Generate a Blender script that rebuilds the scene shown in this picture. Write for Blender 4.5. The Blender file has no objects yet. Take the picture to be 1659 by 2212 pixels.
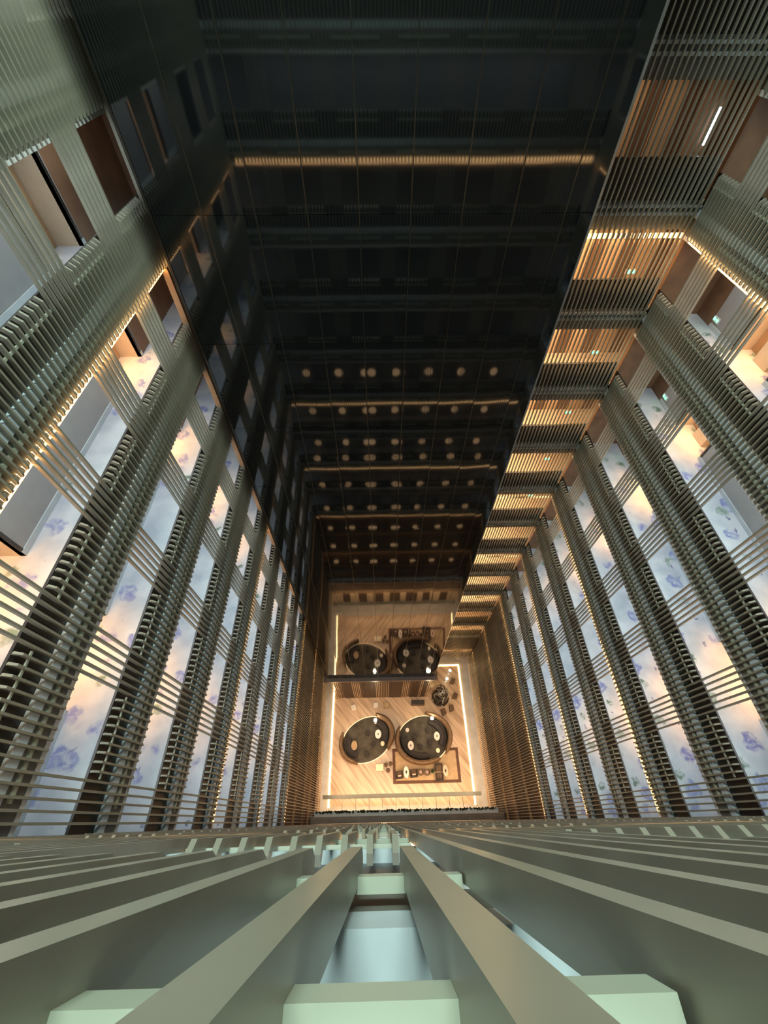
import bpy, bmesh, math, random
from mathutils import Vector, Matrix
random.seed(7)
S = bpy.context.scene
C = S.collection
PI = math.pi

# ------------------------------------------------------------------ camera
F_PX = 889.5                      # focal length in pixels of the 1659x2212 frame
TH = math.radians(36.945)         # tilt of the view away from straight down
YAW = math.radians(-1.153)
cd = bpy.data.cameras.new('camera')
cd.sensor_fit = 'HORIZONTAL'; cd.sensor_width = 36.0
cd.lens = 36.0 * F_PX / 1659.0
cd.clip_start = 0.02; cd.clip_end = 300
cam = bpy.data.objects.new('camera', cd); C.objects.link(cam)
right = Vector((1, 0, 0)); up = Vector((0, math.cos(TH), math.sin(TH))); back = Vector((0, -math.sin(TH), math.cos(TH)))
R0 = Matrix((right, up, back)).transposed()
cam.matrix_world = (Matrix.Rotation(YAW, 3, 'Z') @ R0).to_4x4()
S.camera = cam

# ------------------------------------------------------------------ look
S.view_settings.view_transform = 'Standard'
S.view_settings.look = 'None'
S.view_settings.gamma = 1.0
S.view_settings.exposure = 0.0
S.view_settings.use_curve_mapping = False
w = bpy.data.worlds.new('world'); S.world = w; w.use_nodes = True
w.node_tree.nodes['Background'].inputs[0].default_value = (0.8, 0.85, 0.72, 1)
w.node_tree.nodes['Background'].inputs[1].default_value = 0.034

# ------------------------------------------------------------------ light levels
E_SKY = 2700        # cool glow falling into the shaft from the floors above
E_CORR = 180        # tubes in the corridor ceilings
E_NICHE = 42        # warm downlight in every door niche
E_LED = 60          # warm light line under some of the slab edges
E_ROOM = 230         # warm lift lobbies behind the far screen
E_LOBBY = 1500      # lamps of the ground floor
COOL = (0.80, 0.93, 1.0); WARM = (1.0, 0.52, 0.20); GREENISH = (0.78, 1.0, 0.86)

def area(name, loc, rot, sx, sy, e, col, spread=None):
    l = bpy.data.lights.new(name, 'AREA'); l.shape = 'RECTANGLE'; l.size = sx; l.size_y = sy
    l.energy = e; l.color = col
    if spread: l.spread = spread
    o = bpy.data.objects.new(name, l); C.objects.link(o); o.location = loc; o.rotation_euler = rot
    return o
def point(name, loc, e, col, r=0.1):
    l = bpy.data.lights.new(name, 'POINT'); l.energy = e; l.color = col; l.shadow_soft_size = r
    o = bpy.data.objects.new(name, l); C.objects.link(o); o.location = loc
    return o

area('corridor_tube', (0.0, -0.9, 2.1), (0, 0, 0), 12, 0.2, 75, GREENISH)      # added fill light above the viewer, brightens the near slats
area('sky_glow', (-0.3, 7.8, 9.0), (0, 0, 0), 5.0, 4.5, E_SKY, GREENISH)

# ------------------------------------------------------------------ dimensions
XL, XR, YS, YN = -6.37, 10.45, -0.073, 15.5      # front faces of the slats on the four sides
YT = 12.3                                        # face of the black glass tower
TX0, TX1 = -5.62, 5.62
H = 3.5
def zh(n): return -0.28 - H * n                  # top of the short slats of storey n
DFIN = -50.5                                     # foot of the slats
DF = -55.0                                       # ground floor
ZLOW = zh(9) - 1.78                              # below this the slats run closed
LEDS = (1, 5, 7, 9, 11, 13)
CW = {'L': 1.93, 'R': 2.28}                      # corridor wall offset from the slats
ORD = ['top', 'first', 'second', 'third', 'fourth', 'fifth', 'sixth', 'seventh', 'eighth', 'ninth', 'tenth',
       'eleventh', 'twelfth', 'thirteenth', 'fourteenth', 'fifteenth']

# ------------------------------------------------------------------ materials
def nodes(name):
    m = bpy.data.materials.new(name); m.use_nodes = True
    nt = m.node_tree; b = nt.nodes['Principled BSDF']
    return m, nt, b
def mat(name, col, rough=0.5, metal=0.0, var=0.12, scale=3.0, bump=0.0, spec=None, emit=None, es=0):
    m, nt, b = nodes(name)
    tc = nt.nodes.new('ShaderNodeTexCoord'); nz = nt.nodes.new('ShaderNodeTexNoise')
    nz.inputs['Scale'].default_value = scale; nz.inputs['Detail'].default_value = 5
    nt.links.new(tc.outputs['Object'], nz.inputs['Vector'])
    cr = nt.nodes.new('ShaderNodeValToRGB')
    cr.color_ramp.elements[0].position = 0.3; cr.color_ramp.elements[1].position = 0.7
    cr.color_ramp.elements[0].color = tuple(c * (1 - var) for c in col) + (1,)
    cr.color_ramp.elements[1].color = tuple(min(1, c * (1 + var)) for c in col) + (1,)
    nt.links.new(nz.outputs['Fac'], cr.inputs['Fac']); nt.links.new(cr.outputs['Color'], b.inputs['Base Color'])
    b.inputs['Roughness'].default_value = rough; b.inputs['Metallic'].default_value = metal
    if spec is not None: b.inputs['Specular IOR Level'].default_value = spec
    if bump:
        bp = nt.nodes.new('ShaderNodeBump'); bp.inputs['Strength'].default_value = bump; bp.inputs['Distance'].default_value = 0.01
        n2 = nt.nodes.new('ShaderNodeTexNoise'); n2.inputs['Scale'].default_value = scale * 12
        nt.links.new(tc.outputs['Object'], n2.inputs['Vector']); nt.links.new(n2.outputs['Fac'], bp.inputs['Height'])
        nt.links.new(bp.outputs['Normal'], b.inputs['Normal'])
    if emit:
        b.inputs['Emission Color'].default_value = tuple(emit) + (1,); b.inputs['Emission Strength'].default_value = es
    return m
M = {}
M['slat'] = mat('slat_paint', (0.37, 0.35, 0.285), 0.4, 0.25, 0.10, 2.0)
M['rail'] = mat('rail_paint', (0.50, 0.54, 0.45), 0.4, 0.1, 0.06)
M['parapet'] = mat('parapet_bronze', (0.035, 0.028, 0.022), 0.35, 0.3)
M['ledge'] = mat('ledge_paint', (0.62, 0.70, 0.78), 0.45)
M['fascia'] = mat('fascia_paint', (0.17, 0.17, 0.155), 0.6)
M['white'] = mat('white_trim', (0.78, 0.78, 0.80), 0.5, var=0.03)
M['cwall'] = mat('corridor_wall_paint', (0.36, 0.35, 0.33), 0.7, var=0.04)
M['base'] = mat('baseboard_paint', (0.55, 0.60, 0.61), 0.5, var=0.04)
M['ceil'] = mat('ceiling_paint', (0.70, 0.70, 0.70), 0.8, var=0.03)
M['brown'] = mat('brown_timber', (0.20, 0.105, 0.055), 0.5, var=0.25, scale=1.5)
M['door'] = mat('door_timber', (0.42, 0.26, 0.14), 0.45, var=0.15, scale=1.2)
M['niche'] = mat('niche_paint', (0.62, 0.50, 0.36), 0.6, var=0.05)
M['metal'] = mat('brushed_steel', (0.45, 0.45, 0.46), 0.3, 0.9)
def bead_mat(name, es, pitch):
    m, nt, b = nodes(name)
    b.inputs['Base Color'].default_value = (0.5, 0.4, 0.3, 1)
    tc = nt.nodes.new('ShaderNodeTexCoord'); sp = nt.nodes.new('ShaderNodeSeparateXYZ'); nt.links.new(tc.outputs['Object'], sp.inputs[0])
    mu = nt.nodes.new('ShaderNodeMath'); mu.operation = 'MULTIPLY'; mu.inputs[1].default_value = 1/pitch; nt.links.new(sp.outputs['X'], mu.inputs[0])
    fr = nt.nodes.new('ShaderNodeMath'); fr.operation = 'FRACT'; nt.links.new(mu.outputs[0], fr.inputs[0])
    gt = nt.nodes.new('ShaderNodeMath'); gt.operation = 'GREATER_THAN'; gt.inputs[1].default_value = 0.45; nt.links.new(fr.outputs[0], gt.inputs[0])
    m2 = nt.nodes.new('ShaderNodeMath'); m2.operation = 'MULTIPLY'; m2.inputs[1].default_value = es; nt.links.new(gt.outputs[0], m2.inputs[0])
    b.inputs['Emission Color'].default_value = (1.0, 0.60, 0.25, 1); nt.links.new(m2.outputs[0], b.inputs['Emission Strength'])
    return m
M['led'] = bead_mat('led_beads', 9, 0.186)
M['led_mid'] = bead_mat('led_beads_soft', 2.4, 0.186)
M['led_low'] = bead_mat('led_beads_faint', 1.2, 0.186)
M['wlamp'] = mat('wall_lamp_glow', (1, 0.7, 0.4), 0.5, emit=(1.0, 0.62, 0.32), es=1.7)  # glow of the discs added to make warm spots in the tower glass
M['ledfloor'] = mat('led_floor_glow', (1, 0.8, 0.5), 0.5, emit=(1.0, 0.66, 0.30), es=9)
M['ringglow'] = mat('ring_glow', (1, 0.8, 0.5), 0.5, emit=(1.0, 0.66, 0.34), es=1.6)
M['ledgold'] = mat('led_channel_timber', (0.42, 0.27, 0.14), 0.5)
M['exit'] = mat('exit_sign_green', (0.1, 0.8, 0.3), 0.5, emit=(0.1, 1.0, 0.35), es=6)
M['lamp'] = mat('lamp_warm', (1, 0.9, 0.7), 0.5, emit=(1.0, 0.85, 0.55), es=12)
M['tube'] = mat('tube_cold', (1, 1, 1), 0.5, emit=(0.9, 0.88, 1.0), es=7)
M['lowwall'] = mat('lower_timber', (0.17, 0.09, 0.045), 0.55, var=0.2, scale=0.8)
M['graystone'] = mat('grey_stone', (0.42, 0.42, 0.42), 0.3, var=0.12, scale=1.5)
M['palestone'] = mat('pale_stone', (0.66, 0.68, 0.72), 0.3, var=0.1, scale=1.5)
M['darkledge'] = mat('dark_stone', (0.10, 0.085, 0.08), 0.4, var=0.3, scale=1.2)
M['footslat'] = mat('dark_foot_slat', (0.075, 0.042, 0.025), 0.45, var=0.25)
M['violet'] = mat('tower_ledge_stone', (0.20, 0.16, 0.16), 0.3, var=0.15)
M['beam'] = mat('dark_steel_beam', (0.07, 0.075, 0.06), 0.5)
M['hedge'] = mat('hedge_leaf', (0.03, 0.04, 0.02), 0.8, var=0.5, scale=8)
M['gloss'] = mat('black_lacquer', (0.03, 0.025, 0.02), 0.12)
M['bronze'] = mat('bronze_weave', (0.15, 0.095, 0.055), 0.45, 0.3, 0.3, 5.0, bump=0.4)
M['charcoal'] = mat('charcoal_carpet', (0.075, 0.07, 0.06), 0.9, var=0.45, scale=1.1, bump=0.3)
M['sofa'] = mat('dark_fabric', (0.035, 0.032, 0.035), 0.85, var=0.3)
M['sofab'] = mat('brown_fabric', (0.13, 0.085, 0.055), 0.85, var=0.3)
M['tabletop'] = mat('white_marble', (0.70, 0.68, 0.66), 0.25, var=0.05)
M['cush'] = mat('pink_cushion', (0.60, 0.45, 0.38), 0.8, var=0.1)
M['leaf'] = mat('leaf_green', (0.035, 0.06, 0.025), 0.6, var=0.4)
M['rug'] = mat('beige_rug', (0.45, 0.34, 0.22), 0.9, var=0.12, scale=2)
M['rugb'] = mat('brown_rug_border', (0.11, 0.06, 0.045), 0.9, var=0.2)
M['cream'] = mat('cream_shade', (0.85, 0.78, 0.6), 0.5)
M['copper'] = mat('light_bronze_slat', (0.62, 0.46, 0.30), 0.35, 0.5)

def tower_mat():
    m, nt, b = nodes('black_tower_glass')
    b.inputs['Base Color'].default_value = (0.004, 0.005, 0.006, 1)
    b.inputs['Roughness'].default_value = 0.045
    b.inputs['IOR'].default_value = 1.72
    tc = nt.nodes.new('ShaderNodeTexCoord'); nz = nt.nodes.new('ShaderNodeTexNoise'); bp = nt.nodes.new('ShaderNodeBump')
    nz.inputs['Scale'].default_value = 0.45; nz.inputs['Detail'].default_value = 1
    bp.inputs['Strength'].default_value = 0.05; bp.inputs['Distance'].default_value = 0.05
    nt.links.new(tc.outputs['Object'], nz.inputs['Vector']); nt.links.new(nz.outputs['Fac'], bp.inputs['Height'])
    nt.links.new(bp.outputs['Normal'], b.inputs['Normal'])
    return m
M['tower'] = tower_mat()
M['joint'] = mat('tower_joint_steel', (0.10, 0.095, 0.085), 0.3, 1.0)

def carpet_mat():
    m, nt, b = nodes('floral_carpet')
    N = nt.nodes.new; Lk = nt.links.new
    tc = N('ShaderNodeTexCoord')
    nz = N('ShaderNodeTexNoise'); nz.inputs['Scale'].default_value = 2.6; nz.inputs['Detail'].default_value = 3
    Lk(tc.outputs['Object'], nz.inputs['Vector'])
    mx = N('ShaderNodeMixRGB'); mx.blend_type = 'ADD'; mx.inputs[0].default_value = 0.55
    Lk(tc.outputs['Object'], mx.inputs[1]); Lk(nz.outputs['Color'], mx.inputs[2])
    mp = N('ShaderNodeMapping'); mp.inputs['Scale'].default_value = (1, 1, 0.0); Lk(mx.outputs[0], mp.inputs['Vector'])
    cloud = N('ShaderNodeTexNoise'); cloud.inputs['Scale'].default_value = 1.3; cloud.inputs['Detail'].default_value = 4
    Lk(tc.outputs['Object'], cloud.inputs['Vector'])
    cr = N('ShaderNodeValToRGB'); e = cr.color_ramp.elements
    e[0].position = 0.35; e[0].color = (0.42, 0.46, 0.51, 1); e[1].position = 0.65; e[1].color = (0.58, 0.60, 0.62, 1)
    Lk(cloud.outputs['Fac'], cr.inputs['Fac'])
    cur = cr.outputs['Color']
    for sc, rad, c1, c2, off in ((0.95, 0.30, (0.16, 0.18, 0.42, 1), (0.23, 0.27, 0.48, 1), 0.0),
                                 (1.15, 0.26, (0.07, 0.13, 0.08, 1), (0.28, 0.38, 0.30, 1), 4.3),
                                 (1.5, 0.11, (0.04, 0.04, 0.16, 1), (0.10, 0.10, 0.26, 1), 9.1)):
        mp2 = N('ShaderNodeMapping'); mp2.inputs['Location'].default_value = (off, off * 1.7, 0); Lk(mp.outputs[0], mp2.inputs['Vector'])
        v = N('ShaderNodeTexVoronoi'); v.inputs['Scale'].default_value = sc; v.inputs['Randomness'].default_value = 1
        Lk(mp2.outputs[0], v.inputs['Vector'])
        r = N('ShaderNodeValToRGB'); r.color_ramp.elements[0].position = rad * 0.75; r.color_ramp.elements[0].color = (1, 1, 1, 1)
        r.color_ramp.elements[1].position = rad; r.color_ramp.elements[1].color = (0, 0, 0, 1)
        Lk(v.outputs['Distance'], r.inputs['Fac'])
        sx = N('ShaderNodeSeparateColor'); Lk(v.outputs['Color'], sx.inputs[0])
        gt = N('ShaderNodeMath'); gt.operation = 'GREATER_THAN'; gt.inputs[1].default_value = 0.22; Lk(sx.outputs[0], gt.inputs[0])
        mu = N('ShaderNodeMath'); mu.operation = 'MULTIPLY'; Lk(r.outputs['Color'], mu.inputs[0]); Lk(gt.outputs[0], mu.inputs[1])
        pn = N('ShaderNodeTexNoise'); pn.inputs['Scale'].default_value = 5.0; pn.inputs['Detail'].default_value = 4; Lk(mp2.outputs[0], pn.inputs['Vector'])
        pr = N('ShaderNodeMapRange'); pr.inputs['From Min'].default_value = 0.35; pr.inputs['From Max'].default_value = 0.6; pr.inputs['To Min'].default_value = 0.15; pr.inputs['To Max'].default_value = 0.95; Lk(pn.outputs['Fac'], pr.inputs['Value'])
        m3 = N('ShaderNodeMath'); m3.operation = 'MULTIPLY'; Lk(mu.outputs[0], m3.inputs[0]); Lk(pr.outputs[0], m3.inputs[1])
        cc = N('ShaderNodeMixRGB'); cc.inputs[1].default_value = c1; cc.inputs[2].default_value = c2; Lk(sx.outputs[1], cc.inputs[0])
        mm = N('ShaderNodeMixRGB'); Lk(m3.outputs[0], mm.inputs[0]); Lk(cur, mm.inputs[1]); Lk(cc.outputs[0], mm.inputs[2])
        cur = mm.outputs[0]
    Lk(cur, b.inputs['Base Color']); b.inputs['Roughness'].default_value = 0.9
    return m
M['carpet'] = carpet_mat()

def floor_mat():
    m, nt, b = nodes('peach_stone_floor')
    N = nt.nodes.new; Lk = nt.links.new
    tc = N('ShaderNodeTexCoord')
    mp = N('ShaderNodeMapping'); mp.vector_type = 'TEXTURE'; mp.inputs['Rotation'].default_value = (0, 0, math.radians(-50)); mp.inputs['Scale'].default_value = (4.0, 0.33, 1)
    Lk(tc.outputs['Object'], mp.inputs['Vector'])
    nz = N('ShaderNodeTexNoise'); nz.inputs['Scale'].default_value = 1.0; nz.inputs['Detail'].default_value = 7; nz.inputs['Distortion'].default_value = 0.15
    Lk(mp.outputs[0], nz.inputs['Vector'])
    cr = N('ShaderNodeValToRGB'); e = cr.color_ramp.elements
    e[0].position = 0.33; e[0].color = (0.36, 0.255, 0.18, 1); e[1].position = 0.60; e[1].color = (0.60, 0.46, 0.34, 1)
    Lk(nz.outputs['Fac'], cr.inputs['Fac'])
    Lk(cr.outputs[0], b.inputs['Base Color'])
    b.inputs['Roughness'].default_value = 0.28
    return m
M['floor'] = floor_mat()

def room_mat():
    m, nt, b = nodes('lift_lobby_wall')
    N = nt.nodes.new; Lk = nt.links.new
    tc = N('ShaderNodeTexCoord'); sp = N('ShaderNodeSeparateXYZ'); Lk(tc.outputs['Object'], sp.inputs[0])
    mu = N('ShaderNodeMath'); mu.operation = 'MULTIPLY'; mu.inputs[1].default_value = 0.75; Lk(sp.outputs['X'], mu.inputs[0])
    fr = N('ShaderNodeMath'); fr.operation = 'FRACT'; Lk(mu.outputs[0], fr.inputs[0])
    cr = N('ShaderNodeValToRGB'); cr.color_ramp.interpolation = 'CONSTANT'; e = cr.color_ramp.elements
    e[0].position = 0; e[0].color = (0.60, 0.42, 0.26, 1); e[1].position = 0.55; e[1].color = (0.16, 0.09, 0.05, 1)
    Lk(fr.outputs[0], cr.inputs['Fac']); Lk(cr.outputs[0], b.inputs['Base Color']); b.inputs['Roughness'].default_value = 0.5
    return m
M['room'] = room_mat()

# ------------------------------------------------------------------ mesh helpers
class MB:
    def __init__(s): s.bm = bmesh.new()
    def box(s, x0, x1, y0, y1, z0, z1):
        x0, x1 = min(x0, x1), max(x0, x1); y0, y1 = min(y0, y1), max(y0, y1); z0, z1 = min(z0, z1), max(z0, z1)
        v = [s.bm.verts.new(p) for p in ((x0,y0,z0),(x1,y0,z0),(x1,y1,z0),(x0,y1,z0),(x0,y0,z1),(x1,y0,z1),(x1,y1,z1),(x0,y1,z1))]
        for f in ((0,3,2,1),(4,5,6,7),(0,1,5,4),(1,2,6,5),(2,3,7,6),(3,0,4,7)): s.bm.faces.new([v[i] for i in f])
        return s
    def prism(s, pts, axis, a0, a1):
        """pts: 2D outline; extruded along axis (0=x,1=y,2=z)"""
        def P(p, a):
            q = list(p); q.insert(axis, a); return q
        A = [s.bm.verts.new(P(p, a0)) for p in pts]; B = [s.bm.verts.new(P(p, a1)) for p in pts]
        n = len(pts)
        s.bm.faces.new(A); s.bm.faces.new(list(reversed(B)))
        for i in range(n): s.bm.faces.new([A[i], B[i], B[(i+1) % n], A[(i+1) % n]])
        return s
    def lathe(s, prof, n=32, cx=0, cy=0, cz=0, sx=1, sy=1, rot=0):
        rings = []
        for r, z in prof:
            ring = []
            for i in range(n):
                a = 2*PI*i/n; x = r*sx*math.cos(a); y = r*sy*math.sin(a)
                ring.append(s.bm.verts.new((cx + x*math.cos(rot) - y*math.sin(rot), cy + x*math.sin(rot) + y*math.cos(rot), cz + z)))
            rings.append(ring)
        for a, b in zip(rings, rings[1:]):
            for i in range(n): s.bm.faces.new([a[i], a[(i+1) % n], b[(i+1) % n], b[i]])
        s.bm.faces.new(list(reversed(rings[0]))); s.bm.faces.new(rings[-1])
        return s
    def tube(s, pts, r, n=8, closed=False):
        rings = []
        m = len(pts)
        for i, p in enumerate(pts):
            p = Vector(p); a = Vector(pts[(i-1) % m] if closed or i else pts[i]); b = Vector(pts[(i+1) % m] if closed or i < m-1 else pts[i])
            t = (b - a).normalized(); u = t.orthogonal() if abs(t.z) > 0.95 else t.cross(Vector((0, 0, 1)))
            u.normalize(); v = t.cross(u)
            rr = r[i] if isinstance(r, (list, tuple)) else r
            rings.append([s.bm.verts.new(p + rr*(math.cos(2*PI*k/n)*u + math.sin(2*PI*k/n)*v)) for k in range(n)])
        prs = list(zip(rings, rings[1:])) + ([(rings[-1], rings[0])] if closed else [])
        for a, b in prs:
            for k in range(n): s.bm.faces.new([a[k], a[(k+1) % n], b[(k+1) % n], b[k]])
        if not closed:
            s.bm.faces.new(list(reversed(rings[0]))); s.bm.faces.new(rings[-1])
        return s
    def sphere(s, c, r, sz=1.0, u=16, v=10):
        g = bmesh.ops.create_uvsphere(s.bm, u_segments=u, v_segments=v, radius=r)['verts']
        for q in g: q.co = Vector((q.co.x + c[0], q.co.y + c[1], q.co.z*sz + c[2]))
        return s
    def mesh(s, name, material, smooth=False, bevel=0):
        if bevel:
            bmesh.ops.bevel(s.bm, geom=s.bm.edges[:], offset=bevel, segments=1, affect='EDGES')
        bmesh.ops.recalc_face_normals(s.bm, faces=s.bm.faces[:])
        me = bpy.data.meshes.new(name); s.bm.to_mesh(me); s.bm.free()
        me.materials.append(material)
        if smooth:
            for p in me.polygons: p.use_smooth = True
        return me
    def build(s, name, material, parent=None, smooth=False, bevel=0):
        return obj(name, s.mesh(name, material, smooth, bevel), parent)
def obj(name, me, parent=None, loc=None):
    o = bpy.data.objects.new(name, me); C.objects.link(o)
    if parent: o.parent = parent
    if loc: o.location = loc
    return o
def tag(o, label, cat, group=None, kind=None):
    o['label'] = label; o['category'] = cat
    if group: o['group'] = group
    if kind: o['kind'] = kind
    return o
def thing(name, label, cat, loc=(0, 0, 0), rz=0, group=None):
    o = bpy.data.objects.new(name, None); C.objects.link(o); o.location = loc; o.rotation_euler = (0, 0, rz)
    o.empty_display_size = 0.1
    return tag(o, label, cat, group)
def struct(name, mb, m, label=None, **k):
    o = mb.build(name, m, **k); o['kind'] = 'structure'
    if label: o['label'] = label
    return o
def copy_tree(o, parent=None):
    c = o.copy(); C.objects.link(c); c.parent = parent
    for ch in list(o.children): copy_tree(ch, c)
    return c

# side frames: along, offset-behind-the-slats, z  ->  world box
def wbox(mb, side, a0, a1, o0, o1, z0, z1):
    if side == 'L': mb.box(XL-o1, XL-o0, a0, a1, z0, z1)
    if side == 'R': mb.box(XR+o0, XR+o1, a0, a1, z0, z1)
    if side == 'S': mb.box(a0, a1, YS-o1, YS-o0, z0, z1)
    if side == 'N': mb.box(a0, a1, YN+o0, YN+o1, z0, z1)
    return mb
ROT = {'L': -PI/2, 'R': PI/2, 'S': 0.0, 'N': PI}
def wloc(side, a, o=0.0, z=0.0):
    return {'L': (XL-o, a, z), 'R': (XR+o, a, z), 'S': (a, YS-o, z), 'N': (a, YN+o, z)}[side]
WN = {'L': 'left', 'R': 'right', 'S': 'near', 'N': 'far'}
# slat pitch and the start of each bay: long slats first, then nine short ones
PITCH = {'L': 0.186, 'R': 0.180, 'S': 0.185}
SPAN = {'L': (0.0, YN), 'R': (0.0, YN), 'S': (XL, XR)}

# ================================================================== STRUCTURE
# corridor storeys on the left and right
door_count = 0
NICHES = ((2.5, 5.15), (11.3, 13.3))
A0, A1 = YS-0.1, 17.6
for side in 'LR':
    cw = CW[side]; nm = WN[side]; A1 = 17.6 if side == 'L' else 16.0
    for n in range(-1, 10):
        z = zh(n); zf = z - 1.05; zc = z - 1.86
        struct('trim_1', wbox(MB(), side, A0, YN+0.3, 0.20, 0.26, z-0.07, z-1.0), M['parapet'])       # solid parapet behind the slats
        struct('trim_2', wbox(MB(), side, A0, YN+0.3, 0.09, 0.30, z-1.0, z-1.24), M['ledge'])        # slab edge
        struct('trim_3', wbox(MB(), side, A0, YN+0.3, 0.13, 0.20, z-1.24, z-1.76), M['fascia'])
        struct('trim_4', wbox(MB(), side, A0, YN+0.3, 0.12, 0.30, z-1.76, z-1.88), M['white'])
        struct('floor', wbox(MB(), side, A0, A1, 0.26, cw+0.9, zf, zf-0.12), M['carpet'], 'pale floral corridor carpet')
        struct('ceiling', wbox(MB(), side, A0, A1, 0.20, cw+0.9, zc, zc+0.1), M['ceil'])
        # corridor wall with two door niches, then timber at the far end
        far0 = 13.45 if side == 'L' else 14.9
        ztop = zc; zb = zf - H + 0.0
        fl = zf - H                                    # floor of the storey below this ceiling
        w_ = MB(); bb = MB()
        for a, b in ((A0, NICHES[0][0]), (NICHES[0][1], NICHES[1][0]), (NICHES[1][1], far0)):
            if b - a > 0.02:
                wbox(w_, side, a, b, cw, cw+0.12, fl, ztop)
                wbox(bb, side, a, b, cw-0.03, cw, fl, fl+0.16)
        struct('wall_'+nm, w_, M['cwall']); struct('baseboard_'+nm, bb, M['base'])
        struct('wall_'+nm, wbox(MB(), side, far0, A1, cw, cw+0.12, fl, ztop), M['brown'])
        struct('wall_'+nm, wbox(MB(), side, A1-0.15, A1, 0.3, cw, fl, ztop), M['brown'])
        for (a, b) in NICHES:
            nb = MB()
            wbox(nb, side, a-0.1, a, cw, cw+0.8, fl, ztop); wbox(nb, side, b, b+0.1, cw, cw+0.8, fl, ztop)
            wbox(nb, side, a-0.1, b+0.1, cw+0.8, cw+0.9, fl, ztop)
            mid = (a+b)/2
            wbox(nb, side, mid-0.35, mid+0.35, cw+0.42, cw+0.8, fl, ztop)
            struct('wall_'+nm, nb, M['niche'])
            struct('trim_5', wbox(wbox(MB(), side, a-0.08, a, cw-0.02, cw+0.0, fl, ztop), side, b, b+0.08, cw-0.02, cw, fl, ztop), M['gloss'])
            for s_ in (-1, 1):
                c0 = mid + s_*(0.35 + ((b-a)/2-0.35)/2); hw = ((b-a)/2-0.35)/2 - 0.03
                door_count += 1
                d = struct('door_%d' % door_count, wbox(MB(), side, c0-hw, c0+hw, cw+0.74, cw+0.80, fl+0.01, fl+2.2), M['door'])
                wbox(MB(), side, c0-s_*hw*0.75-0.02, c0-s_*hw*0.75+0.02, cw+0.69, cw+0.74, fl+0.95, fl+1.2).build('door_handle', M['metal'], d)
            area('niche_downlight', wloc(side, mid, cw+0.20, fl+2.45), (0, 0, 0), 0.5, (b-a)*0.75,
                 E_NICHE*(0.04 if (n <= 0 and a > 5) else 0.5 if n <= 0 else 1.0), (1.0, 0.47, 0.12), math.radians(84))
        area('corridor_tube', wloc(side, 7.5, cw*0.55, zc-0.02), (0, 0, 0), 0.12, 14.5, E_CORR, COOL)

# far (north) side: lift lobbies behind the screen, two rails and a dark parapet per storey
for n in range(-1, 13):
    z = zh(n)
    struct('trim_6', wbox(MB(), 'N', TX1-2, XR+0.1, 0.30, 0.42, z+0.30, z-0.78), M['parapet'])
    struct('trim_7', wbox(wbox(MB(), 'N', TX1-2, XR+0.1, 0.10, 0.30, z-0.86, z-0.93), 'N', TX1-2, XR+0.1, 0.10, 0.30, z-1.06, z-1.14), M['ledge'])
    struct('trim_8', wbox(MB(), 'N', TX1-2, XR+0.1, 0.24, 0.42, z-0.78, z-1.58), M['fascia'])
    struct('floor', wbox(MB(), 'N', TX1-2, XR+2.6, 0.42, 3.2, z-0.80, z-0.92), M['niche'])
    struct('ceiling', wbox(MB(), 'N', TX1-2, XR+2.6, 0.42, 3.2, z-1.50, z-1.58), M['ceil'])
    struct('wall_far', wbox(MB(), 'N', TX1-2, XR+2.6, 2.9, 3.1, z-1.58, z-0.80-H), M['room'])
    struct('wall_far', wbox(MB(), 'N', XR+2.6, XR+2.75, 0.5, 3.1, z-0.8, z-0.8-H), M['brown'])
    if n < 10:
        area('lobby_lamp', wloc('N', 7.9, 1.7, z-1.62), (0, 0, 0), 4.0, 1.2, E_ROOM*(0.12 if n <= 0 else 1.0), (1.0, 0.66, 0.36))
    else:
        area('lobby_lamp', wloc('N', 7.9, 1.7, z-1.62), (0, 0, 0), 4.0, 1.2, E_ROOM*0.5, (1.0, 0.55, 0.25))

# closed timber backing below the open storeys
for side in 'LRS':
    a0, a1 = (A0, YN+0.3) if side != 'S' else (XL-0.3, XR+0.3)
    struct('wall_'+WN[side], wbox(MB(), side, a0, a1, 0.22, 0.40, ZLOW-0.1, DFIN), M['lowwall'])
    for n in range(10, 15):
        z = zh(n)
        struct('trim_9', wbox(MB(), side, a0, a1, 0.085, 0.22, z-1.55, z-1.75), M['ledgold'])
struct('wall_far', wbox(MB(), 'N', TX1-2, XR+0.3, 0.34, 0.42, zh(12)-1.6, DFIN), M['lowwall'])

# near side behind its slats (we hang over this parapet)
for n in range(-0, 10):
    z = zh(n)
    struct('trim_1', wbox(MB(), 'S', XL-0.2, XR+0.2, 0.22, 0.28, z-0.07, z-1.0), M['parapet'])
    struct('trim_2', wbox(MB(), 'S', XL-0.2, XR+0.2, 0.115, 0.30, z-1.0, z-1.22), M['ledge'])
    struct('trim_3', wbox(MB(), 'S', XL-0.2, XR+0.2, 0.13, 0.20, z-1.22, z-1.76), M['fascia'])
    struct('trim_4', wbox(MB(), 'S', XL-0.2, XR+0.2, 0.12, 0.30, z-1.76, z-1.88), M['white'])
    struct('floor', wbox(MB(), 'S', XL-2, XR+2, 0.28, 2.3, z-1.05, z-1.17), M['carpet'])
    struct('ceiling', wbox(MB(), 'S', XL-2, XR+2, 0.20, 2.3, z-1.76, z-1.86), M['ceil'])
    struct('wall_near', wbox(MB(), 'S', XL-2, XR+2, 2.0, 2.15, z-1.86, z-1.05-H), M['cwall'])
    if n == 0: area('corridor_tube', wloc('S', 2.0, 1.1, z-1.9), (0, 0, 0), 14, 0.12, E_CORR*0.4, COOL)

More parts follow.
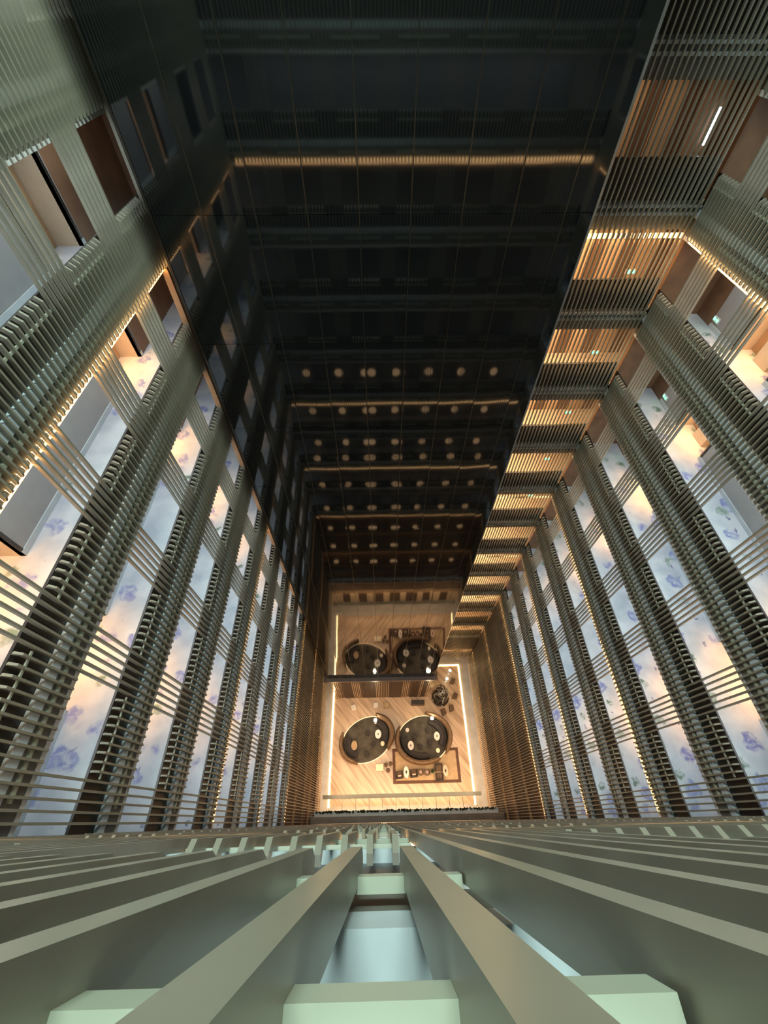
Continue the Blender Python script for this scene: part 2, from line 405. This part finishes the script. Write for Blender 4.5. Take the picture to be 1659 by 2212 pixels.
# ================================================================== SLAT SCREENS
def fin_short():
    mb = MB()
    # outline in (y, z): y is negative behind the face
    pts = [(0, -1.70), (0, -0.10), (-0.105, 0.0), (-0.175, -0.055), (-0.085, -0.145), (-0.085, -1.78), (-0.03, -1.78)]
    mb.prism(pts, 0, -0.0225, 0.0225)
    return mb.mesh('slat', M['slat'])
def fin_long(z0, z1, w=0.0225, d=0.085):
    return MB().box(-w, w, -d, 0, z0, z1).mesh('slat', M['slat'])
me_short = fin_short()
me_long = fin_long(DFIN, 4.0)
me_low = fin_long(DFIN, ZLOW-0.03)
me_led_bead = None

def fin_near():
    mb = MB(); mb.prism([(0, -1.70), (0, 0.12), (-0.105, 0.22), (-0.175, 0.165), (-0.085, 0.075), (-0.085, -1.78), (-0.03, -1.78)], 0, -0.0225, 0.0225)
    return mb.mesh('slat', M['slat'])
me_near = fin_near()
protos = {}
def short_panel(side, offs, mid, n, label):
    """hooked slats on two rails; the empty stands at the top of the middle slat"""
    p = PITCH[side]
    key = (side, tuple(offs), n == 0 and side == 'S')
    if key not in protos:
        t = thing('slat_railing', label, 'railing', (0, 0, 0), ROT[side])
        lx = [o * (1 if side in 'RS' else -1) for o in offs]
        for x in lx: obj('slat', me_near if key[2] else me_short, t, (x, 0, 0))
        a, b = min(lx), max(lx)
        if key[2]: MB().box(a-0.155, b+0.155, -0.075, -0.042, -0.27, -0.22).build('thin_rail', M['rail'], t)
        else: MB().box(a-0.13, b+0.13, -0.093, -0.063, -0.37, -0.32).build('thin_rail', M['rail'], t)
        full = len(offs) == 9
        if side == 'S': MB().box(a-0.155, b+0.155, -0.10, -0.060, -1.48, -1.39).build('thick_rail', M['rail'], t)
        else: MB().box(a-(3.49*p if full else 0.05), b+(3.49*p if full else 0.05), -0.134, -0.088, -1.48, -1.39).build('thick_rail', M['rail'], t)
        protos[key] = t; c = t
    else:
        c = copy_tree(protos[key])
    c.location = wloc(side, mid, 0, zh(n)); c['label'] = label
    c['group'] = 'hooked slat railings on the %s wall' % WN[side]
    return c

bays = {'L': [(3.63 + 2.79*j) for j in range(-1, 6)],
        'R': [(0.80 + 2.70*j) for j in range(0, 7)],
        'S': [(0.265 + 2.775*j) for j in range(-3, 4)]}
for side in 'SLR':
    p = PITCH[side]; lo, hi = SPAN[side]
    nl = ns = 0
    frm = {'S': 'left end', 'L': 'near wall', 'R': 'near wall'}[side]
    for i, y0 in enumerate(bays[side]):
        sg = 1 if side == 'S' else -1
        longs = [y0 + sg*p*k for k in range(6)]; shorts = [y0 + sg*p*(6+k) for k in range(9)]
        longs = [a for a in longs if lo+0.03 < a < hi-0.05]
        if longs:
            nl += 1
            t = thing('slat_screen', 'narrow full-height slat screen on the %s wall, %s from the %s' % (WN[side], ORD[nl], frm),
                      'screen', wloc(side, longs[0], 0, 0), ROT[side], 'full-height slat screens on the %s wall' % WN[side])
            for a in longs:
                obj('slat', me_long, t, ((a - longs[0]) * (1 if side != 'L' else -1), 0, 0))
        mid = shorts[4]
        inside = [a for a in shorts if lo+0.03 < a < hi-0.05]
        if inside:
            ns += 1
            for n in range(0, 10):
                storey = 'at viewer height' if n == 0 else '%s storey down' % ORD[n]
                short_panel(side, [round(a-mid, 4) for a in inside], mid, n, 'hooked slat railing on the %s wall, %s, %s bay from the %s' % (WN[side], storey, ORD[ns], frm))
            t = thing('slat_screen', 'closed lower slat screen on the %s wall, %s bay from the %s' % (WN[side], ORD[ns], frm),
                      'screen', wloc(side, inside[0], 0, 0), ROT[side], 'closed lower screens on the %s wall' % WN[side])
            for a in inside:
                obj('slat', me_low, t, ((a - inside[0]) * (1 if side != 'L' else -1), 0, 0))
# far screen: unbroken slats the whole height, right of the tower
me_far = fin_long(DFIN, 4.0, 0.0225, 0.085)
for g in range(4):
    xs = [5.9 + 0.172*k for k in range(27)][g*7:(g+1)*7]
    t = thing('slat_screen', 'tall slat screen before the lift lobbies of the far wall, %s' %
              ('nearest the tower', 'second from the tower', 'third from the tower', 'in the corner')[g],
              'screen', wloc('N', xs[0]), ROT['N'], 'full-height slats on the far wall')
    for x in xs: obj('slat', me_far, t, (-(x-xs[0]), 0, 0))
struct('trim_11', wbox(MB(), 'L', 13.66, 13.78, 0.0, 0.19, zh(1)-1.8, DFIN), M['door'])

# ================================================================== LIGHT LINES
def led_line(side, n, a0, a1, on=1.0):
    z = zh(n) - 1.80
    p = PITCH.get(side, 0.172)
    L = a1-a0
    mb = MB(); hgt = 0.13 if side == 'N' or (side == 'S' and n == 1) else 0.05
    mb.box(-L/2, L/2, -0.015, 0.015, -0.02, hgt)
    o = mb.build('light_strip', M['led' if n == 1 or (side == 'S' and n < 8) else 'led_mid' if n < 10 else 'led_low'])
    o.location = wloc(side, (a0+a1)/2, 0.112, z+0.03); o.rotation_euler = (0, 0, ROT[side])
    pl = {1: 'topmost', 5: 'second', 7: 'third', 9: 'fourth', 11: 'fifth', 13: 'lowest'}[n]
    tag(o, 'row of small warm lights under a slab edge of the %s wall, %s row' % (WN[side], pl), 'light strip', 'warm light rows under the slab edges')
    mid = (a0+a1)/2; L = a1-a0
    rz = {'L': 0, 'R': 0, 'S': PI/2, 'N': PI/2}[side]
    area('led_lamp', wloc(side, mid, 0.09, z-0.03), (0, 0, rz), 0.06, L, E_LED*L/15*on, WARM)
    return o
for n in LEDS:
    for side in 'LRNS':
        a0, a1 = {'L': (0.1, YN-0.2), 'R': (0.1, YN-0.1), 'N': (5.8, XR-0.1), 'S': (XL+0.1, XR-0.1)}[side]
        led_line(side, n, a0, a1, {1: 1.0, 5: 0.6, 7: 0.7, 9: 1.3, 11: 2.2, 13: 2.6}[n])

# ================================================================== BLACK TOWER
tw = thing('glass_tower', 'tall black glossy glass-clad lift tower rising through the atrium', 'tower', ((TX0+TX1)/2, YT, -45.7))
ox, oy, oz = tw.location
def tbox(x0, x1, y0, y1, z0, z1): return MB().box(x0-ox, x1-ox, y0-oy, y1-oy, z0-oz, z1-oz)
tbox(TX0, TX1, YT+0.06, YT+3.0, -45.7, 4.0).build('tower_body', M['gloss'], tw)
xs = [TX0 + 1.31*k for k in range(9)] + [TX1]
zs = [4.0, -0.3] + [-0.3 - 3.5*k for k in range(1, 13)] + [-45.7]
def pillow(x0, x1, z0, z1, g=0.006, amp=0.005):
    mb = MB(); nx, nz = 8, 10
    x0 += g; x1 -= g; z0 += g; z1 -= g
    V = [[None]*(nz+1) for _ in range(nx+1)]
    sgn = random.uniform(-1, 1); tilt = random.uniform(-0.0015, 0.0015)
    for i in range(nx+1):
        for j in range(nz+1):
            u, v = i/nx, j/nz
            b = amp*(0.6+0.4*sgn)*math.sin(PI*u) + tilt*(u-0.5)
            V[i][j] = mb.bm.verts.new((x0+(x1-x0)*u-ox, YT-b-oy, z0+(z1-z0)*v-oz))
    for i in range(nx):
        for j in range(nz): mb.bm.faces.new([V[i][j], V[i+1][j], V[i+1][j+1], V[i][j+1]])
    for e in mb.bm.edges: e.smooth = True
    ext = bmesh.ops.extrude_face_region(mb.bm, geom=mb.bm.faces[:])
    for v in ext['geom']:
        if isinstance(v, bmesh.types.BMVert): v.co.y += 0.03
    mb.bm.normal_update()
    for e in mb.bm.edges:
        if len(e.link_faces) == 2 and e.calc_face_angle(0) > 0.5: e.smooth = False
    return mb
for i in range(9):
    for j in range(len(zs)-1):
        if xs[i+1]-xs[i] > 0.05:
            pillow(xs[i], xs[i+1], zs[j+1], zs[j]).build('glass_panel', M['tower'], tw, smooth=True)
mb = MB()
for x in xs[1:-1]: mb.box(x-0.014-ox, x+0.014-ox, -0.009, 0.0, -45.7-oz, 4-oz)
mb.build('joint_strips', M['joint'], tw)
for nm, ex in (('left', TX0), ('right', TX1)):
    MB().box(ex-0.03-ox, ex+0.03-ox, -0.02, 0.1, -45.7-oz, 4-oz).build('corner_trim', M['metal' if nm == 'right' else 'joint'], tw)
# ledge and slatted foot
lg = struct('trim_10', MB().box(TX0-0.55, TX1+0.35, YT-0.35, YT+3, -46.2, -45.7), M['violet'])
ft = thing('slatted_wall', 'brown slatted wall under the black tower, with groups of pale metal slats', 'wall', (0, YT+0.15, DF))
MB().box(TX0+0.2, TX1-0.05, 0, 2.8, 0, 8.8).build('backing', M['footslat'], ft)
mb = MB(); x = TX0+0.22
k = 0
groups = [(-5.55, -4.75), (-3.35, -2.45), (-0.65, 0.75), (2.45, 3.25), (4.45, 4.75), (5.3, 5.5)]
while x < TX1-0.1:
    if not any(a-0.05 < x < b+0.05 for a, b in groups): mb.box(x-0.03, x+0.03, -0.10, 0, 0, 8.8)
    x += 0.14
mb.build('dark_slats', M['footslat'], ft)
for a, b in groups:
    x = a
    while x <= b:
        MB().box(x-0.03, x+0.03, -0.12, 0, 0, 8.8).build('pale_slat', M['copper'], ft); x += 0.2
area('foot_lamp', (0, YT-0.3, -46.25), (math.radians(0), 0, 0), 10.5, 0.1, 60, (1.0, 0.72, 0.45))

# ================================================================== LOBBY FLOOR
struct('floor', MB().box(XL-1.5, XR+1.5, -1.2, 18.5, DF-0.2, DF), M['graystone'], 'grey stone margin of the lobby floor')
struct('floor', MB().box(-6.0, 10.0, 1.4, 16.1, DF, DF+0.03), M['floor'], 'peach veined stone lobby floor')
mb = MB()
for (x0, x1, y0, y1) in ((-6.08, -5.92, 1.3, 16.2), (9.92, 10.08, 1.3, 16.2), (-6.0, 10.0, 16.05, 16.2)):
    mb.box(x0, x1, y0, y1, DF+0.03, DF+0.09)
tag(mb.build('light_border', M['ledfloor']), 'glowing warm light line set round the edge of the lobby floor', 'light strip')
struct('wall_left', MB().box(-7.4, -6.95, -1, 18, DF, DFIN), M['graystone'])
struct('wall_right', MB().box(11.2, 11.6, -1, 18, DF, DFIN), M['graystone'])
struct('wall_far', MB().box(-7, 12, 17.3, 17.7, DF, DFIN), M['lowwall'])
for (x, y, sx, sy, e) in ((2, 2.6, 14, 1.0, 1.15), (-4.6, 6.0, 1.0, 9, 0.7), (8.9, 6.0, 1.0, 9, 0.8), (2.5, 10.8, 11, 0.8, 0.22)):
    area('lobby_lamp', (x, y, -47.6), (0, 0, 0), sx, sy, E_LOBBY*e/2.8, (1.0, 0.66, 0.40))

# lit entrance wall under the near side, seen mirrored in the tower
struct('wall_near', MB().box(-7, 11.2, -0.9, -0.6, DF, DFIN+0.1), M['niche'])
for k in range(7):
    door_count += 1
    d = struct('door_%d' % door_count, MB().box(-5.3+k*2.25, -4.1+k*2.25, -0.6, -0.53, DF, DF+3.0), M['footslat'])
    MB().box(-4.95+k*2.25, -4.9+k*2.25, -0.53, -0.48, DF+0.9, DF+1.4).build('door_handle', M['metal'], d)
area('entrance_lamp', (2, 0.5, -50.8), (0, 0, 0), 15, 0.3, 620, (1.0, 0.62, 0.30))

# near-side ledge, glass canopy and planting over the lobby entrance
zc = -49.5
cn = thing('glass_canopy', 'glass canopy over the lobby entrance with steel edge beam', 'canopy', (1.8, 1.5, zc))
MB().box(-7.8, 7.9, 0.38, 0.72, -0.12, 0.12).build('edge_beam', M['beam'], cn)
for k in range(12):
    x = -7.2 + k*1.32
    MB().box(x-0.02, x+0.02, -0.5, 0.38, -0.05, 0.0).build('rib', M['joint'], cn)
mb = MB(); mb.box(XL+0.1, XR-0.1, YS+0.02, 0.85, -46.4, -46.0)
tag(mb.build('stone_ledge', M['palestone']), 'long grey stone ledge across the foot of the near wall', 'ledge')
mb = MB(); mb.box(XL+0.1, XR-0.1, YS+0.02, 0.42, -45.4, -43.9)
tag(mb.build('dark_cornice', M['darkledge']), 'dark stone cornice just above the long grey ledge of the near wall', 'ledge')
mb = MB()
for k in range(260):
    x = random.uniform(XL+0.3, XR-0.3); y = random.uniform(0.72, 0.84); r = random.uniform(0.04, 0.10)
    mb.sphere((x, y, -46.0 + r*0.8), r, 0.8, 6, 4)
tag(mb.build('hedge', M['hedge']), 'thin dark strip of planting along the outer edge of the grey ledge', 'plants', kind='stuff')

# ---- round lounges
ZF = DF + 0.03
def ellipse(cx, cy, a, b, rot, t, k=1.0):
    x = a*k*math.cos(t); y = b*k*math.sin(t)
    return (cx + x*math.cos(rot) - y*math.sin(rot), cy + x*math.sin(rot) + y*math.cos(rot))
def lounge(name, lab, cx, cy, a, b, rot, arcs, group):
    mb = MB(); N = 64
    pts = [ellipse(cx, cy, a, b, rot, 2*PI*i/N, 0.92) for i in range(N)]
    mb.prism(pts, 2, ZF+0.022, ZF+0.12)
    tag(mb.build('round_platform', M['charcoal']), 'round charcoal carpeted platform of the %s lounge' % lab, 'platform', group)
    mb = MB()
    pts = [ellipse(cx, cy, a, b, rot, 2*PI*i/N, 0.94) + (ZF+0.062,) for i in range(N)]
    mb.tube(pts, 0.035, 6, closed=True)
    tag(mb.build('glow_ring', M['ringglow']), 'thin warm light line round the edge of the %s lounge platform' % lab, 'light strip', 'platform light lines')
    sc = thing('curved_screen', 'curved bronze woven screen wrapped round the %s lounge' % lab, 'screen', (cx, cy, ZF), 0, 'lounge screens')
    for (t0, t1, w0, w1) in arcs:
        n = 40; R1 = []
        mb = MB()
        for i in range(n+1):
            u = i/n; t = math.radians(t0 + (t1-t0)*u)
            w_ = (w0 + (w1-w0)*u) * (math.sin(PI*min(1, max(0, u*6+0.15))/2) if u < 0.15 else 1) * (1 if u < 0.85 else max(0.25, math.sin(PI*min(1, (1-u)*6+0.15)/2)))
            prof = [(1.0, 0.0), (1.04, 0.9), (1.0, 1.45), (1.0-w_*0.5, 1.52), (1.0-w_, 1.35), (1.0-w_*1.05, 0.9), (1.0-w_*0.6, 0.0)]
            ring = []
            for kx, z in prof:
                x, y = ellipse(cx, cy, a, b, rot, t, kx); ring.append(mb.bm.verts.new((x-cx, y-cy, z+0.13)))
            R1.append(ring)
        for r0, r1 in zip(R1, R1[1:]):
            for j in range(7): mb.bm.faces.new([r0[j], r0[(j+1) % 7], r1[(j+1) % 7], r1[j]])
        mb.bm.faces.new(R1[0]); mb.bm.faces.new(list(reversed(R1[-1])))
        mb.build('screen_shell', M['bronze'], sc, smooth=True)
        # upholstered bench inside
        mb = MB(); R1 = []
        for i in range(n+1):
            u = 0.12 + 0.76*i/n; t = math.radians(t0 + (t1-t0)*u)
            ring = []
            for kx, z in ((0.80, 0.0), (0.80, 0.85), (0.77, 0.88), (0.75, 0.45), (0.60, 0.45), (0.59, 0.0)):
                x, y = ellipse(cx, cy, a, b, rot, t, kx); ring.append(mb.bm.verts.new((x, y, ZF+0.12+z)))
            R1.append(ring)
        for r0, r1 in zip(R1, R1[1:]):
            for j in range(6): mb.bm.faces.new([r0[j], r0[(j+1) % 6], r1[(j+1) % 6], r1[j]])
        mb.bm.faces.new(R1[0]); mb.bm.faces.new(list(reversed(R1[-1])))
        tag(mb.build('curved_sofa', M['sofa'], smooth=False), 'dark curved sofa against the %s side of the %s lounge screen' % ('right' if math.cos(math.radians((t0+t1)/2)+rot) > 0 else 'left', lab), 'sofa', 'curved sofas')
lounge('pod', 'left', -1.82, 7.80, 3.25, 2.42, math.radians(24), ((52, -58, 0.17, 0.14), (135, 232, 0.11, 0.11)), 'round lounge platforms')
lounge('pod', 'right', 4.78, 7.70, 3.28, 2.62, math.radians(12), ((74, -52, 0.13, 0.13), (138, 292, 0.11, 0.16)), 'round lounge platforms')

def table(x, y, rx, ry, h, label, m='tabletop', rot=0, deco=True, z0=ZF+0.12, lampy=False):
    t = thing('side_table' if rx < 0.3 else 'coffee_table', label, 'table', (x, y, z0), rot)
    MB().lathe([(1, h-0.03), (1.02, h-0.015), (1, h)], 28, sx=rx, sy=ry).build('table_top', M[m], t)
    MB().lathe([(0.5, 0), (0.5, 0.02), (0.08, 0.04), (0.08, h-0.03)], 20, sx=rx, sy=ry).build('base', M['metal'], t)
    if deco:
        tag(MB().lathe([(0.06, 0), (0.08, 0.02), (0.05, 0.08)], 12, x, y, z0+h, ry/rx*0.6, ry/rx).build('dark_bowl', M['gloss'], smooth=True),
            'small dark bowl standing on the ' + label, 'bowl', 'table bowls')
    return t
table(-0.52, 8.22, 0.36, 0.46, 0.62, 'oval white table in the left lounge, nearer the tower')
table(-3.30, 7.12, 0.34, 0.48, 0.55, 'beige oval coffee table in the left lounge, at its left side', 'rug', deco=False)
table(-0.02, 7.24, 0.22, 0.24, 0.6, 'small round pale side table in the left lounge, at its right side', 'cream', deco=False)
table(6.35, 7.88, 0.34, 0.45, 0.62, 'oval white table at the right of the right lounge')
table(3.24, 6.98, 0.34, 0.46, 0.62, 'oval white table at the left of the right lounge')
table(2.92, 8.58, 0.21, 0.23, 0.6, 'small round grey side table in the right lounge, beside its opening', deco=False)
table(6.33, 6.42, 0.22, 0.24, 0.6, 'small round pale side table in the right lounge, near the rug', 'cream', deco=False)
table(2.58, 4.38, 0.28, 0.56, 0.7, 'long oval white table on the rug, at its left', z0=ZF+0.02)
table(6.98, 4.42, 0.28, 0.56, 0.7, 'long oval pinkish table on the rug, at its right', 'cush', z0=ZF+0.02, rot=0.08)

def lamp(x, y, label, e):
    t = thing('floor_lamp', label, 'lamp', (x, y, ZF+0.12))
    MB().lathe([(0.16, 0), (0.16, 0.02), (0.015, 0.04), (0.015, 1.35)], 16).build('pole', M['metal'], t)
    MB().sphere((0, 0, 1.5), 0.2).build('lamp_globe', M['lamp'], t, smooth=True)
    point('globe_lamp', (x, y, ZF+1.95), e, (1.0, 0.8, 0.5), 0.22)
lamp(-0.82, 9.55, 'glowing globe floor lamp at the upper edge of the left lounge', 60)
lamp(5.85, 9.62, 'glowing globe floor lamp at the upper edge of the right lounge', 90)

def stool(x, y, rot, label, m='sofa'):
    t = thing('footstool', label, 'stool', (x, y, ZF+0.12), rot)
    MB().box(-0.28, 0.28, -0.2, 0.2, 0.14, 0.42).build('seat', M[m], t, bevel=0.04)
    MB().box(-0.22, 0.22, -0.15, 0.15, 0, 0.14).build('base', M['metal'], t)
for (x, y, r, l) in ((-1.75, 8.45, 1.4, 'dark footstool in the middle of the left lounge, upper one'), (-1.85, 6.2, 1.5, 'dark footstool in the left lounge, nearest the rug'),
                     (-1.15, 7.25, 0.7, 'dark footstool in the left lounge, in front of the beige table row'), (5.35, 8.55, 1.5, 'dark footstool in the right lounge, upper one'),
                     (3.85, 8.0, 0.7, 'dark footstool in the right lounge, near the left oval table'), (5.5, 7.35, 1.5, 'dark footstool in the right lounge, left of the right oval table'),
                     (4.35, 6.85, 1.5, 'dark footstool in the right lounge, right of the left oval table')): stool(x, y, r, l)

# rug with its seating group
rg = thing('area_rug', 'rectangular beige rug with a wide dark brown border', 'rug', (4.92, 5.05, ZF))
MB().box(-3.82, 3.82, -1.72, 1.72, 0, 0.012).build('rug_border', M['rugb'], rg)
MB().box(-3.5, 3.5, -1.42, 1.42, 0.012, 0.02).build('rug_field', M['rug'], rg)
def armchair(x, y, rot, label, round_=False, cushion=True):
    t = thing('armchair', label, 'chair', (x, y, ZF+0.02), rot)
    if round_:
        MB().lathe([(0.22, 0.05), (0.26, 0.3), (0.24, 0.42)], 24).build('seat', M['cush'], t, smooth=True)
        mb = MB(); R1 = []
        for i in range(21):
            a = math.radians(20 + 320*i/20) - PI/2
            ring = [mb.bm.verts.new((r*math.cos(a+PI), r*math.sin(a+PI), z)) for r, z in ((0.27, 0.1), (0.31, 0.1), (0.345, 0.72), (0.29, 0.72))]
            R1.append(ring)
        for r0, r1 in zip(R1, R1[1:]):
            for j in range(4): mb.bm.faces.new([r0[j], r0[(j+1) % 4], r1[(j+1) % 4], r1[j]])
        mb.bm.faces.new(R1[0]); mb.bm.faces.new(R1[-1]); mb.build('backrest', M['sofab'], t)
    else:
        MB().box(-0.33, 0.33, -0.33, 0.30, 0.12, 0.42).build('seat', M['sofab'], t, bevel=0.03)
        MB().box(-0.42, 0.42, -0.42, -0.28, 0.12, 0.80).build('backrest', M['sofa'], t, bevel=0.03)
        for s_ in (-1, 1): MB().box(s_*0.42, s_*0.31, -0.30, 0.34, 0.12, 0.6).build('armrest', M['sofa'], t, bevel=0.02)
        if cushion: tag_c = MB().box(-0.2, 0.22, -0.25, -0.08, 0.43, 0.75).build('cushion', M['cush'], t, bevel=0.04)
    for sx in (-1, 1):
        for sy in (-1, 1): MB().box(sx*0.26-0.02, sx*0.26+0.02, sy*0.22-0.02, sy*0.22+0.02, 0, 0.13).build('leg', M['gloss'], t)
armchair(1.80, 4.20, 0.1, 'brown armchair with pink cushion at the left end of the rug')
armchair(3.42, 4.30, 0.05, 'brown armchair with pink cushion right of the white oval table')
armchair(4.22, 4.36, 0, 'round-backed tub chair on the rug, left one of the pair', True)
armchair(4.94, 4.34, 0, 'round-backed tub chair on the rug, right one of the pair', True)
armchair(6.28, 3.92, 0, 'dark armchair left of the pinkish oval table', cushion=False)
armchair(6.28, 4.74, PI, 'dark armchair on the rug facing its twin, nearer the right lounge', cushion=False)
pl = thing('potted_plant', 'leafy dark green plant in a black pot on the rug', 'plant', (5.572, 4.45, ZF+0.02))
MB().lathe([(0.14, 0), (0.2, 0.35), (0.18, 0.36)], 16).build('pot', M['gloss'], pl)
mb = MB()
for k in range(60):
    a = random.uniform(0, 2*PI); L = random.uniform(0.16, 0.27); e = random.uniform(0.2, 1.2); z0 = 0.35
    d = Vector((math.cos(a)*math.cos(e), math.sin(a)*math.cos(e), math.sin(e))); p0 = Vector((0, 0, z0)); p1 = p0 + d*L
    s_ = d.cross(Vector((0, 0, 1))).normalized()*0.07; mid = (p0+p1)/2 + Vector((0, 0, 0.06))
    v = [mb.bm.verts.new(q) for q in (p0, mid+s_, p1, mid-s_)]
    w2 = [mb.bm.verts.new(q - Vector((0, 0, 0.004))) for q in (p0, mid+s_, p1, mid-s_)]
    mb.bm.faces.new(v); mb.bm.faces.new(list(reversed(w2)))
mb.build('leaves', M['leaf'], pl)
# little service table left of the rug
t = thing('bench_table', 'low cream lit table just left of the rug', 'table', (-0.35, 4.9, ZF))
MB().box(-0.45, 0.35, -0.32, 0.32, 0.42, 0.47).build('table_top', M['cream'], t)
for sx in (-0.4, 0.3):
    for sy in (-0.27, 0.27): MB().box(sx-0.02, sx+0.02, sy-0.02, sy+0.02, 0, 0.42).build('leg', M['metal'], t)
for (x, y, l) in ((0.32, 5.15, 'dark round stool beside the cream table'), (0.55, 4.62, 'dark round stool between the cream table and the rug'), (0.86, 5.25, 'dark round stool at the corner of the rug')):
    t = thing('round_stool', l, 'stool', (x, y, ZF))
    MB().lathe([(0.2, 0.3), (0.23, 0.38), (0.2, 0.46)], 18).build('seat', M['sofab'], t, smooth=True)
    MB().lathe([(0.15, 0), (0.15, 0.02), (0.04, 0.05), (0.04, 0.3)], 14).build('base', M['gloss'], t)
# low pieces at the foot of the tower
for (x, y, r, l) in ((-3.5, 11.25, 0.3, 'white square pouf left at the foot of the slatted wall'), (-0.76, 11.45, 0.0, 'white square pouf in the middle at the foot of the slatted wall'),
                     (0.56, 11.4, 0.1, 'greyish square pouf right of the middle one at the slatted wall')):
    t = thing('pouf', l, 'pouf', (x, y, ZF), r)
    MB().box(-0.3, 0.3, -0.3, 0.3, 0.05, 0.42).build('cushion', M['tabletop' if x < 0 else 'rug'], t, bevel=0.04)
    MB().box(-0.24, 0.24, -0.24, 0.24, 0, 0.05).build('plinth', M['gloss'], t)
t = thing('console_cabinet', 'low dark cabinet at the right foot of the slatted wall', 'cabinet', (4.4, 11.6, ZF))
MB().box(-0.8, 0.8, -0.25, 0.25, 0.08, 0.8).build('body', M['sofa'], t, bevel=0.02)
for s_ in (-1, 1): MB().box(s_*0.4-0.36, s_*0.4+0.36, -0.28, -0.25, 0.12, 0.76).build('door', M['sofab'], t)
MB().box(-0.7, 0.7, -0.2, 0.2, 0, 0.08).build('plinth', M['gloss'], t)

# ribbon sculpture in the far right corner of the lobby
sc = thing('ribbon_sculpture', 'dark glossy ribbon sculpture on a round plinth in the far right corner of the lobby', 'sculpture', (7.25, 12.2, ZF))
MB().lathe([(1.05, 0), (1.05, 0.25), (0.95, 0.3)], 40).build('plinth', M['gloss'], sc, smooth=False)
for q in range(7):
    pts = []; ph = q*0.9; R_ = 0.80 + 0.10*(q % 3)
    for i in range(40):
        a = 2*PI*i/40
        pts.append((R_*math.cos(a)*math.cos(ph) - 0.3*math.sin(2*a+q)*math.sin(ph), R_*math.cos(a)*math.sin(ph) + 0.3*math.sin(2*a+q)*math.cos(ph), 1.9 + 1.5*math.sin(a)))
    MB().tube(pts, 0.055, 8, closed=True).build('ribbon', M['gloss' if q % 2 else 'metal'], sc, smooth=True)
for (x, y, r, l) in ((8.45, 10.95, 0.7, 'dark angular seat in front of the ribbon sculpture'), (9.05, 12.3, 0.2, 'dark angular seat right of the ribbon sculpture'), (8.95, 14.1, 0.0, 'dark angular seat in the corner behind the sculpture'), (7.45, 10.55, 0.9, 'dark angular seat nearest the right lounge')):
    t = thing('angular_seat', l, 'seat', (x, y, ZF), r)
    MB().prism([(-0.45, -0.2), (0.1, -0.42), (0.45, 0.1), (0.05, 0.42)], 2, 0.1, 0.45).build('cushion', M['sofab'], t, bevel=0.03)
    MB().lathe([(0.2, 0), (0.2, 0.1)], 16).build('base', M['gloss'], t)
t = thing('lantern', 'cream lantern between the sculpture and the slatted wall', 'lantern', (6.25, 13.6, ZF))
MB().lathe([(0.3, 0.1), (0.32, 0.9), (0.22, 1.1)], 20).build('shade', M['cream'], t, smooth=True)
MB().lathe([(0.25, 0), (0.25, 0.1)], 20).build('base', M['gloss'], t)
for (x, y, l) in ((8.7, 15.2, 'glowing globe lamp in the far right corner of the lobby'), (8.2, 14.2, 'glowing globe lamp behind the ribbon sculpture')):
    t = thing('globe_lamp', l, 'lamp', (x, y, ZF))
    MB().lathe([(0.14, 0), (0.14, 0.02), (0.015, 0.04), (0.015, 0.9)], 14).build('pole', M['metal'], t)
    MB().sphere((0, 0, 1.0), 0.17).build('lamp_globe', M['lamp'], t, smooth=True)

# ================================================================== EXIT SIGNS
for n in range(1, 8):
    z = zh(n) - 1.05 + 0.36
    t = thing('exit_sign', 'small green lit exit sign on the right corridor wall, %s storey down' % ORD[n], 'sign', wloc('R', 14.72, CW['R']-0.02, z))
    MB().box(-0.02, 0.02, -0.17, 0.17, -0.09, 0.09).build('housing', M['white'], t)
    mb = MB(); mb.prism([(-0.14, -0.03), (-0.08, -0.03), (-0.08, -0.07), (-0.02, 0.0), (-0.08, 0.07), (-0.08, 0.03), (-0.14, 0.03)], 0, -0.026, -0.02)
    mb.build('arrow', M['exit'], t)
    MB().box(-0.026, -0.02, 0.03, 0.14, -0.05, 0.05).build('figure_panel', M['exit'], t)
    t = thing('exit_sign', 'small green lit exit sign in the far lift lobby, %s storey down' % ORD[n], 'sign', (10.1, 17.2, zh(n)-3.53))
    MB().box(-0.2, 0.2, -0.02, 0.02, -0.09, 0.09).build('housing', M['white'], t)
    MB().box(-0.16, -0.03, -0.026, -0.02, -0.06, 0.06).build('figure_panel', M['exit'], t)
    MB().box(0.04, 0.16, -0.026, -0.02, -0.05, 0.05).build('arrow', M['exit'], t)
t = thing('tube_lamp', 'upright cold white tube lamp in the highest far lift lobby', 'lamp', (11.31, YN+2.82, zh(0)-3.45))
MB().lathe([(0.03, 0), (0.03, 0.95)], 10).build('tube', M['tube'], t)
MB().box(-0.06, 0.06, 0.03, 0.06, 0, 0.95).build('housing', M['white'], t)
# added glowing discs on the near side, for warm spots mirrored in the tower
for n in range(4, 13):
    for k in range(7):
        x = XL + 1.1 + k*2.3
        y = YS-1.97 if n < 7 else YS-0.205; zl = zh(n)-1.05-H+0.65 if n < 7 else zh(n)-0.53
        t = thing('wall_lamp', 'warm wall lamp on the near wall, %s storey down, %s from the left' % (ORD[n], ORD[k+1]), 'lamp', (x, y, zl), 0, 'warm wall lamps behind the near slats')
        MB().prism([(0.36*math.cos(a*PI/10), 0.30*math.sin(a*PI/10)) for a in range(20)], 1, 0, 0.035).build('shade', M['wlamp'], t)
        MB().prism([(0.40*math.cos(a*PI/10), 0.34*math.sin(a*PI/10)) for a in range(20)], 1, -0.012, 0.0).build('backplate', M['metal'], t)
